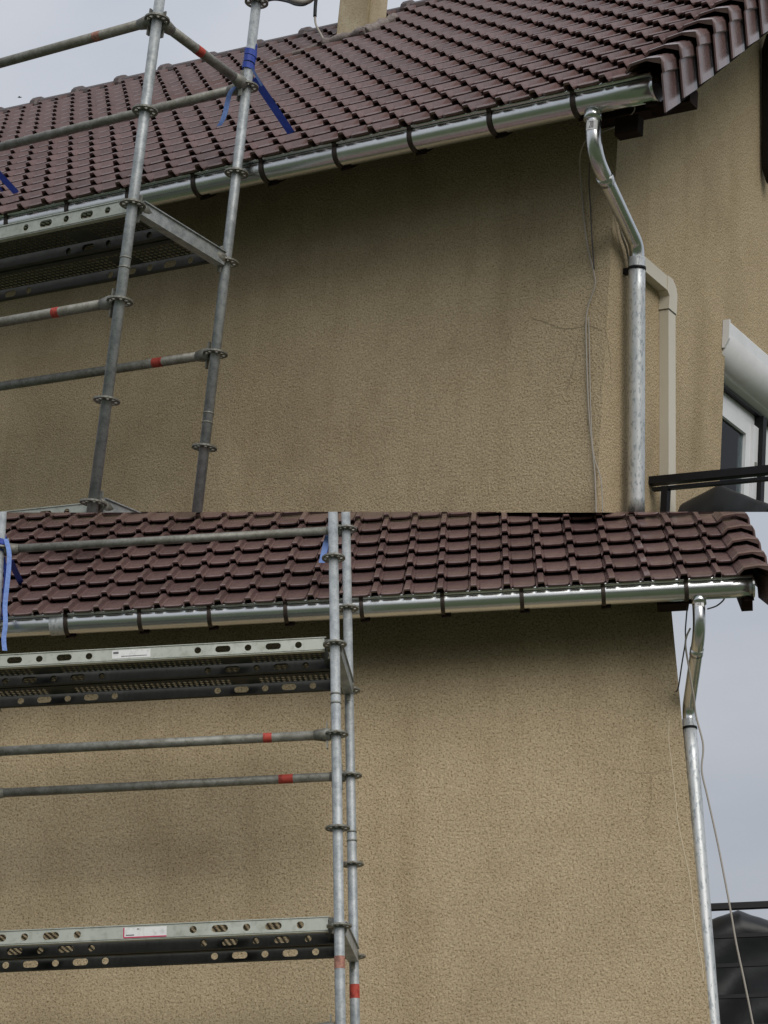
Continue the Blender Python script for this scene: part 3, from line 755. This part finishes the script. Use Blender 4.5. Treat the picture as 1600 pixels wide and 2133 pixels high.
# long dark strip on the gable at the picture's edge of the wall
e0, e1 = P.x((1603, 72), .05), P.x((1604, 380), .05)
P.single('dark_pole', MB().tube([e0 + (e1 - e0) * (i / 10) for i in range(11)], [.02] + [.045] * 9 + [.02], 14), 'black', 'thick black pole fixed upright on the gable wall above the shutter box', 'pole', e1)
# white cable duct round the gable
y0 = .50; xq = .052
dt = P.root('cable_duct', 'cream plastic cable duct with an elbow on the gable wall', 'cable duct', (0, .6, -1))
def gd(px, x): return P.x(px, x)
tA, tB = gd((1345, 562), xq), gd((1388, 596), xq)          # top outer edge of the horizontal run
bl, br = gd((1373, 640), 0), gd((1373, 1060), 0)
wy = .085
z_top = tB.z; yl = bl.y; 
lean = (br.y - bl.y) / (br.z - bl.z)
yv = lambda z: bl.y + lean * (z - bl.z)
prof = lambda z: [Vector((0.001, yv(z), z)), Vector((xq, yv(z), z)), Vector((xq, yv(z) + wy, z)), Vector((.001, yv(z) + wy, z))]
def duct_seg(za, zb, grow=0.):
    a, b = prof(za), prof(zb)
    if grow:
        for q in (a, b):
            q[0].y -= grow; q[1] += Vector((grow, -grow, 0)); q[2] += Vector((grow, grow, 0)); q[3].y += grow
    return MB().faces(a + b, [(3, 2, 1, 0), (4, 5, 6, 7)] + [(i, (i + 1) % 4, 4 + (i + 1) % 4, 4 + i) for i in range(4)])
zj = bl.z
P.part('trunking', duct_seg(-3, zj - .0), 'pvc', dt)
z0_ = tA.z - .07; 
el = MB(); zc = zj + .155
el.extrude([Vector((.001, yl + wy + .004, zj - .012)), Vector((.001, yl - .004, zj - .012)), Vector((.001, yl - .004, zj + .055)), Vector((.001, yl - .03, zj + .075)), Vector((.001, yl - .03, zc)), Vector((.001, yl + .03, zc)), Vector((.001, yl + wy - .012, zc - .03)), Vector((.001, yl + wy + .004, zc - .07))], (0, 0, 0), (xq + .004, 0, 0))
P.part('elbow', el, 'pvc', dt)
hr = MB(); hr.extrude([Vector((.001, .24, zj + .078)), Vector((.001, yl - .0302, zj + .078)), Vector((.001, yl - .0302, zc - .003)), Vector((.001, .24, zc - .003))], (0, 0, 0), (xq, 0, 0)); P.part('trunking', hr, 'pvc', dt)
P.part('joint_line', duct_seg(zj - .018, zj - .0125, .001), 'galv_old', dt)
# gutter and downpipe
g1, gc = gutter_of(P, XL1, BX1, 'new zinc gutters')
ot = P.y((1235, 240), gc.y); 
lp0, lp1 = P.x((1326, 590), .075), P.x((1325.5, 1066), .075)
kn2 = P.x((1327, 512), .075); kn1 = P.y((1236, 318), gc.y - .0)
lpb = kn2 + (lp1 - kn2) * 1.6
downpipe_of(P, ot, kn1, kn2, lpb, 'zinc downpipe bending round the corner beside the cream cable duct', P.y((1236, 266), gc.y))
# cables by the corner
W1 = lambda x, y: P.y((x, y), -.012)
cable(P, [P.y((1224, 285), -.3), P.y((1211, 312), -.2), P.y((1208, 345), -.08), W1(1213, 410), W1(1222, 500), W1(1239, 575), W1(1238, 600), W1(1222, 655), W1(1222, 740), W1(1227, 860), W1(1236, 950), W1(1240, 1000), W1(1242, 1075)], .0036, 'cable', 'thin pale cable wandering down the wall left of the house corner')
cable(P, [P.y((1229, 335), -.2), P.y((1227, 380), -.06), W1(1230, 430), W1(1233, 490), W1(1238, 560)], .003, 'darkcable', 'short dark cable hanging behind the bend of the zinc downpipe')
cable(P, [P.y((1250, 275), -.3), P.y((1275, 266), -.25), P.y((1300, 252), -.2), P.y((1320, 232), -.25), P.y((1322, 222), -.3)], .0035, 'cable', 'short pale cable looping under the gutter end to the rafter')
cable(P, [W1(1226, 660), W1(1228, 720), W1(1230, 830), W1(1236, 940), W1(1252, 1000), W1(1256, 1075)], .0028, 'cable', 'second thin pale cable splitting off toward the corner')
cable(P, [P.x((1285, 440), .02), P.x((1296, 490), .02), P.x((1306, 520), .02), P.x((1312, 560), .02)], .006, 'cable', 'grey cable tucked against the wall behind the downpipe offset')
crack(P, h1, wall1, [P.y(p, 0) for p in ((1105, 660), (1140, 672), (1170, 684), (1205, 682), (1235, 678), (1255, 690))])
crack(P, h1, wall1, [P.y(p, 0) for p in ((1205, 700), (1200, 740), (1190, 780), (1182, 810))], .003)
crack(P, h1, wall1, [P.y(p, 0) for p in ((1262, 690), (1270, 730), (1274, 790))], .003)
# electric service cable between the scaffold top and the roof
qa = lambda x, y: P.y((x, y), 2.2)
cable(P, [qa(545, 4), qa(570, -2), qa(598, 2), qa(618, 9), qa(636, 8), qa(652, -4)], .011, 'darkcable', 'slack black service cable in the sky left of the chimney', name='service_cable')
cable(P, [qa(600, -6), qa(620, 2), qa(640, 3), qa(655, -8)], .02, 'cable', 'pale cable bundle under the slack black service cable', name='cable_bundle')
cable(P, [qa(659, -8), qa(657, 12), qa(656, 34)], .013, 'black', 'short stiff black cable end hanging left of the chimney', name='cable_end')
cable(P, [qa(656, 32), qa(658, 50), qa(668, 70), qa(678, 88)], .008, 'cable', 'thin grey wire running down to the mortar beside the chimney', name='wire')
# a bird far off over the ridge
bd = P.c + P.ray((41, 202)) * 95; mb = MB(); r_ = P.R.transposed()
U_, V_, W_ = r_ @ Vector((1, 0, 0)), r_ @ Vector((0, -1, 0)), r_ @ Vector((0, 0, 1))
mb.tube([bd - U_ * .11, bd - U_ * .07, bd, bd + U_ * .07, bd + U_ * .11], [.006, .022, .032, .022, .008], 8)
for sg in (-1, 1): mb.faces([bd - U_ * .03, bd + U_ * .04, bd + U_ * .02 + V_ * .03 + W_ * .16 * sg, bd - U_ * .03 + V_ * .02 + W_ * .15 * sg], [(0, 1, 2, 3)])
P.single('bird', mb, 'black', 'tiny dark bird flying in the sky over the ridge', 'bird', bd)
# scaffold
def bx(P, px, w): return P.y(px, -YF if w == 'f' else -YF + DY).x
sc1 = scaffold_of(P, -3, 1.78, 'galvanised scaffold bay with blue strap, reaching above the roof with the chimney',
   [('f', 2, 'galv_old', [(bx(P, (205, 70), 'f'), .05, 'oldred')]), ('r', 2, 'galv_old', []), ('f', -1, 'galv_old', [(bx(P, (119, 647), 'f'), .045, 'red')]), ('r', -1, 'galv_old', [(bx(P, (331, 751), 'r'), .065, 'red')])],
   [(2, False, [(.45, .05, 'red')], (XS, XS - 2.072)), (0, True, [], (XS, XS - 2.072)), (-3, True, [], (XS,))], [])
for yc, who in ((-YF + .045 + .159, 'outer'), (-YF + DY - .045 - .159, 'inner')):
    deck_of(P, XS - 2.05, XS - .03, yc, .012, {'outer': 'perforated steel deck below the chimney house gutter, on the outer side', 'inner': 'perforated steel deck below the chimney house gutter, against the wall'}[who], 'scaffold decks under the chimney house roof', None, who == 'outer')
    if who == 'outer': deck_of(P, XS - 2.05, XS - .03, yc, -1.53, 'steel deck just showing above the edge of the lower roof', None)
# blue straps
ys_ = -YF + DY
q = lambda px, y=ys_: P.y(px, y)
cw = MB(); c0, c1 = q((521, 100)), q((517, 150)); n = 40; pts = []
for i in range(n + 1):
    t_ = i / n; a = t_ * 2 * math.pi * 3.6; c = c0.lerp(c1, t_) ; r_ = .031 + .006 * noise.noise(Vector((t_ * 9, 1, 2)))
    pts.append(Vector((XS, ys_, c.z)) + Vector((math.cos(a) * r_, math.sin(a) * r_, 0)))
cw.ribbon(pts, [Vector((0, 0, .034 + .012 * noise.noise(Vector((i * .3, 0, 0))))) for i in range(n + 1)], .004)
st1 = P.root('ratchet_strap', 'blue strap wound round the scaffold tube and tied down to the chimney roof', 'strap', (XS, ys_, c1.z))
P.part('wound_turns', cw, 'blue', st1)
a = q((530, 162), ys_ + .03); e = RP(*P.roof((612, 292)), .04); 
P.part('tension_strap', MB().ribbon([a.lerp(e, i / 6) for i in range(7)], (e - a).cross(P.ray((560, 220))).normalized() * .04, .004), 'blue', st1)
a2 = q((524, 140), ys_ - .02); P.part('thin_strap', MB().ribbon([a2, a.lerp(e, .18) + Vector((.02, -.02, 0))], (e - a).cross(P.ray((560, 220))).normalized() * .012, .003), 'paleblue', st1)
tl = [q((490, 180), ys_ - .04), q((480, 190), ys_ - .05), q((474, 210), ys_ - .05), q((470, 232), ys_ - .05), q((464, 250), ys_ - .05), q((456, 262), ys_ - .05)]
P.part('loose_tail', MB().ribbon(smooth_path(tl, .03, 3), Vector((.024, .012, .006)), .003), 'paleblue', st1)
a = q((-60, 300), ys_); e = RP(*P.roof((40, 415)), .04); st2 = P.root('ratchet_strap', 'blue strap running onto the tiles at the far end of the chimney roof', 'strap', e)
P.part('tension_strap', MB().ribbon([a.lerp(e, i / 6) for i in range(7)], (e - a).cross(P.ray((20, 390))).normalized() * .036, .004), 'blue', st2)
e2 = RP(*P.roof((16, 420)), .04); P.part('thin_strap', MB().ribbon([a.lerp(e2, i / 6) for i in range(7)], (e2 - a).cross(P.ray((20, 390))).normalized() * .012, .003), 'blue', st2)

# ================================================================== lower plot
P = P2
XL2 = -5.2
h2 = P.root('house', 'ochre roughcast house front whose roof has no chimney in view', 'house', (0, 0, GROUND2))
mb = MB(); quads_wall(mb, [[(XL2 + (0 - XL2) * i / 5, 0, GROUND2), (XL2 + (0 - XL2) * (i + 1) / 5, 0, GROUND2), (XL2 + (0 - XL2) * (i + 1) / 5, 0, WALLTOP), (XL2 + (0 - XL2) * i / 5, 0, WALLTOP)] for i in range(5)], (0, .2, 0))
wall2 = P.part('wall', mb, 'stucco', h2)
mb = MB(); quads_wall(mb, [[(-.0005, .2, GROUND2), (-.0005, 2.2, GROUND2), (-.0005, 2.2, WALLTOP), (-.0005, .2, WALLTOP)]], (-.19, 0, 0)); P.part('gable_wall', mb, 'stucco', h2)
BX2 = [P.y(px, LIP.y - .01).x for px in ((1429, 1212), (1256, 1222), (1086, 1230), (921, 1238), (752, 1248), (594, 1258), (435, 1266), (290, 1275), (136, 1285))]
BX2.append(BX2[-1] - .45)
ribs = [P.roof((1150 + a / 3.556, 1060 + b / 3.556))[0] - .03 for a, b in ((1215, 470), (955, 490), (690, 505), (430, 520), (165, 535))]
xs2 = [XV - .03, ribs[0]] + ribs[1:]
w = .197
while xs2[-1] > XL2:
    xs2.append(xs2[-1] - w); w = max(.179, w - .0017)
roof2 = roof_of(P, h2, xs2, .247, 12, -.105, 2.6)
eaves_of(P, h2, XL2, [b + .015 for b in BX2] + [.41])
P.part('barge_rafter', MB().extrude([RP(0, -.02, -.21), RP(0, -.02, -.04), RP(0, 2.6, -.04), RP(0, 2.6, -.21)], (XV - .03, 0, 0), (XV + .035, 0, 0)), 'wood', h2)
P.part('verge_soffit', MB().extrude([RP(0, .1, -.06), RP(0, .1, -.045), RP(0, 2.6, -.045), RP(0, 2.6, -.06)], (.0, 0, 0), (XV - .03, 0, 0)), 'wood', h2)
P.part('eaves_purlin', MB().box((-.1, -.335, P.y((1416, 1264), -.28).z), (P.y((1435, 1264), -.28).x, -.215, .66)), 'wood', h2)
g2, gc = gutter_of(P, XL2, BX2, 'new zinc gutters')
jx = P.y((122, 1300), -.5).x
mb = MB(); n = 18; pr = [gc + Vector((0, -math.cos(a) * (GR + .0025), -math.sin(a) * (GR + .0025))) for a in [-.45 + (math.pi + .45) * k / n for k in range(n + 1)]]
vs = [p + Vector((x_, 0, 0)) for x_ in (jx - .05, jx + .05) for p in pr]; mb.faces(vs, [(k, k + 1, n + 1 + k + 1, n + 1 + k) for k in range(n)]); 
for f in mb.bm.faces: f.smooth = True
P.part('soldered_joint', mb, 'spangle', g2)
ot = P.y((1456, 1250), gc.y); kn1 = P.y((1458, 1310), gc.y); kn2 = P.y((1434, 1478), .05); lb0, lb1 = P.y((1436, 1560), .05), P.y((1485, 2133), .05)
lbt = kn2 + (lb1 - kn2) * 1.9
downpipe_of(P, ot, kn1, kn2, lbt, 'zinc downpipe against the sky at the house corner', P.y((1456, 1259), gc.y))
# cables
Y2 = lambda x, y, v=-.2: P.y((x, y), v)
cable(P, [Y2(1432, 1262, -.42), Y2(1428, 1310, -.36), Y2(1428, 1335, -.33), Y2(1421, 1380, -.25), Y2(1413, 1432, -.1), Y2(1408, 1440, -.02)], .0045, 'darkcable', 'thin dark cable hanging in the gap between eave corner and zinc downpipe')
cable(P, [Y2(1438, 1308, -.4), Y2(1428, 1338, -.35), Y2(1436, 1395, -.3), Y2(1445, 1450, -.25), Y2(1450, 1490, -.2), Y2(1463, 1540), Y2(1465, 1565), Y2(1462, 1605), Y2(1474, 1660), Y2(1496, 1760), Y2(1520, 1885), Y2(1534, 1965), Y2(1552, 2050), Y2(1570, 2140), Y2(1580, 2200), Y2(1640, 2560)], .0055, 'cable', 'long loose cable falling away from the zinc downpipe against the sky')
cable(P, [Y2(1474, 1268, -.44), Y2(1492, 1262, -.42), Y2(1505, 1252, -.42), Y2(1511, 1243, -.45)], .0045, 'darkcable', 'short dark cable looping from the downpipe top to the gutter underside')
W2 = lambda x, y: P.y((x, y), .0005)
cable(P, [W2(1394, 1500), W2(1393, 1540), W2(1399, 1590), W2(1407, 1660), W2(1412, 1710), W2(1424, 1770), W2(1437, 1830), W2(1447, 1920), W2(1455, 1970), W2(1463, 2010), W2(1465, 2045)], .003, 'paintcable', 'thin painted cable stuck to the wall along the house corner')
crack(P, h2, wall2, [P.y(p, 0) for p in ((1308, 1602), (1330, 1610), (1355, 1610), (1385, 1605), (1400, 1607))])
crack(P, h2, wall2, [P.y(p, 0) for p in ((1357, 1612), (1357, 1650), (1352, 1690), (1345, 1715))], .003)
# scaffold and decks
sc2 = scaffold_of(P, GROUND2, 1.78, 'galvanised scaffold bay carrying decks with stickers, in front of the chimneyless house',
   [('r', 2, 'galv_old', []), ('f', -1, 'galv_old', [(bx(P, (558, 1537), 'f'), .045, 'red')]), ('r', -1, 'galv_old', [(bx(P, (596, 1619), 'r'), .08, 'red')]), ('f', -4, 'galv', [(bx(P, (555, 2132), 'f'), .05, 'oldred')])],
   [(0, True, [], (XS, XS - 2.072)), (-3, True, [], (XS, XS - 2.072))],
   [('r', P.y((735, 2080), -YF + DY).z, P.y((735, 2051), -YF + DY).z, 'red', 'right'), ('f', P.y((707, 2018), -YF).z, P.y((707, 1992), -YF).z, 'oldred', 'right')])
for kz, where in ((.012, 'upper'), (-1.488, 'lower')):
    for yc, who in ((-YF + .045 + .159, 'outer'), (-YF + DY - .045 - .159, 'inner')):
        st_ = None
        if who == 'outer': st_ = (bx(P, (230, 1365), 'f'), bx(P, (310, 1362), 'f'), False) if where == 'upper' else (bx(P, (256, 1930), 'f'), bx(P, (344, 1930), 'f'), True)
        lab = {('upper', 'outer'): 'steel scaffold deck with a worn pale sticker, right under the zinc gutter', ('upper', 'inner'): 'dark steel deck between the wall and the deck with the worn pale sticker',
               ('lower', 'outer'): 'steel scaffold deck with a red edged white sticker', ('lower', 'inner'): 'dark steel deck between the wall and the deck with the red edged sticker'}[where, who]
        deck_of(P, XS - 2.05, XS - .03, yc, kz, lab, None, st_, who == 'outer')
# straps
XLs = XS - 2.072; ys_ = -YF + DY
q = lambda px, y=ys_: P.y(px, y)
st3 = P.root('ratchet_strap', 'blue strap with a long loose tail hanging over the gutter from the scaffold tube', 'strap', (XLs, ys_, .3))
pts = []; z0_, z1_ = q((5, 1120)).z, q((5, 1150)).z
for i in range(31):
    t_ = i / 30; a = t_ * 2 * math.pi * 2.4; pts.append(Vector((XLs + math.cos(a) * .031, ys_ + math.sin(a) * .031, z0_ + (z1_ - z0_) * t_)))
P.part('wound_turns', MB().ribbon(pts, Vector((0, 0, .035)), .004), 'blue', st3)
tl = [q((12, 1122), ys_ - .05), q((20, 1150), ys_ - .06), q((18, 1190), ys_ - .06), q((14, 1225), ys_ - .06), q((10, 1262), ys_ - .06), q((12, 1300), ys_ - .07), q((7, 1330), ys_ - .07), q((10, 1355), ys_ - .07)]
P.part('loose_tail', MB().ribbon(smooth_path(tl, .04, 4), Vector((.026, .008, 0)), .003), 'paleblue', st3)
a = q((22, 1168), ys_ + .03); e = RP(*P.roof((47, 1230)), .04); P.part('tension_strap', MB().ribbon([a.lerp(e, i / 5) for i in range(6)], (e - a).cross(P.ray((30, 1200))).normalized() * .036, .004), 'blue', st3)
tl = [q((8, 1160), ys_ + .02), q((12, 1200), ys_ + .02), q((9, 1230), ys_ + .02), q((6, 1290), ys_ + .02)]
P.part('loose_tail', MB().ribbon(smooth_path(tl, .04, 3), Vector((.02, -.01, 0)), .003), 'blue', st3)
st4 = P.root('ratchet_strap', 'pale blue strap end tucked behind the scaffold tubes over the tiles', 'strap', q((672, 1172)))
tl = [q((694, 1090), ys_ + .04), q((686, 1105), ys_ + .05), q((680, 1128), ys_ + .05), q((676, 1145), ys_ + .05), q((670, 1172), ys_ + .05)]
P.part('strap_end', MB().ribbon(smooth_path(tl, .04, 3), Vector((.034, .01, 0)), .003), 'paleblue', st4)
P.part('wound_turns', MB().ribbon([q((690, 1085), ys_ + .05), q((684, 1110), ys_ + .07), q((678, 1150), ys_ + .08)], Vector((.03, .0, 0)), .003), 'blue', st4)
# balcony with railing and cover beyond the corner
ry = .56
zs = [P.y((1540, yy_), ry).z for yy_ in (1887, 1949, 2010, 2075, 2138)]
FLOOR = zs[-1] - .22
P.part('balcony_slab', MB().box((.0, ry - .05, FLOOR - .18), (2.6, 2.6, FLOOR)), 'stucco', h2)
rl = P.root('balcony_railing', 'black balcony railing of horizontal bars beyond the downpipe against the sky', 'railing', (.3, ry, FLOOR))
P.part('top_rail', MB().box((.0, ry - .025, zs[0] - .018), (2.5, ry + .025, zs[0] + .018)), 'black', rl)
for z_ in zs[1:]:
    P.part('rail_bar', MB().box((.0, ry - .012, z_ - .011), (2.5, ry + .012, z_ + .011)), 'black', rl)
for x_ in (.04, 1.25, 2.48): P.part('post', MB().box((x_ - .02, ry + .026, FLOOR), (x_ + .02, ry + .062, zs[0] + .01)), 'black', rl)
ty = 1.0
tp = tarp_mesh(P, P.y((1535, 1897), ty), P.y((1470, 1920), ty), P.y((1640, 1936), ty), .9, abs(P.y((1535, 1897), ty).z - FLOOR) - .06)
P.single('tarpaulin', tp, 'tarp', 'black tarpaulin draped over something behind the balcony bars', 'tarpaulin', (P.y((1535, 1897), ty).x, ty, FLOOR))
bpy.context.view_layer.update()
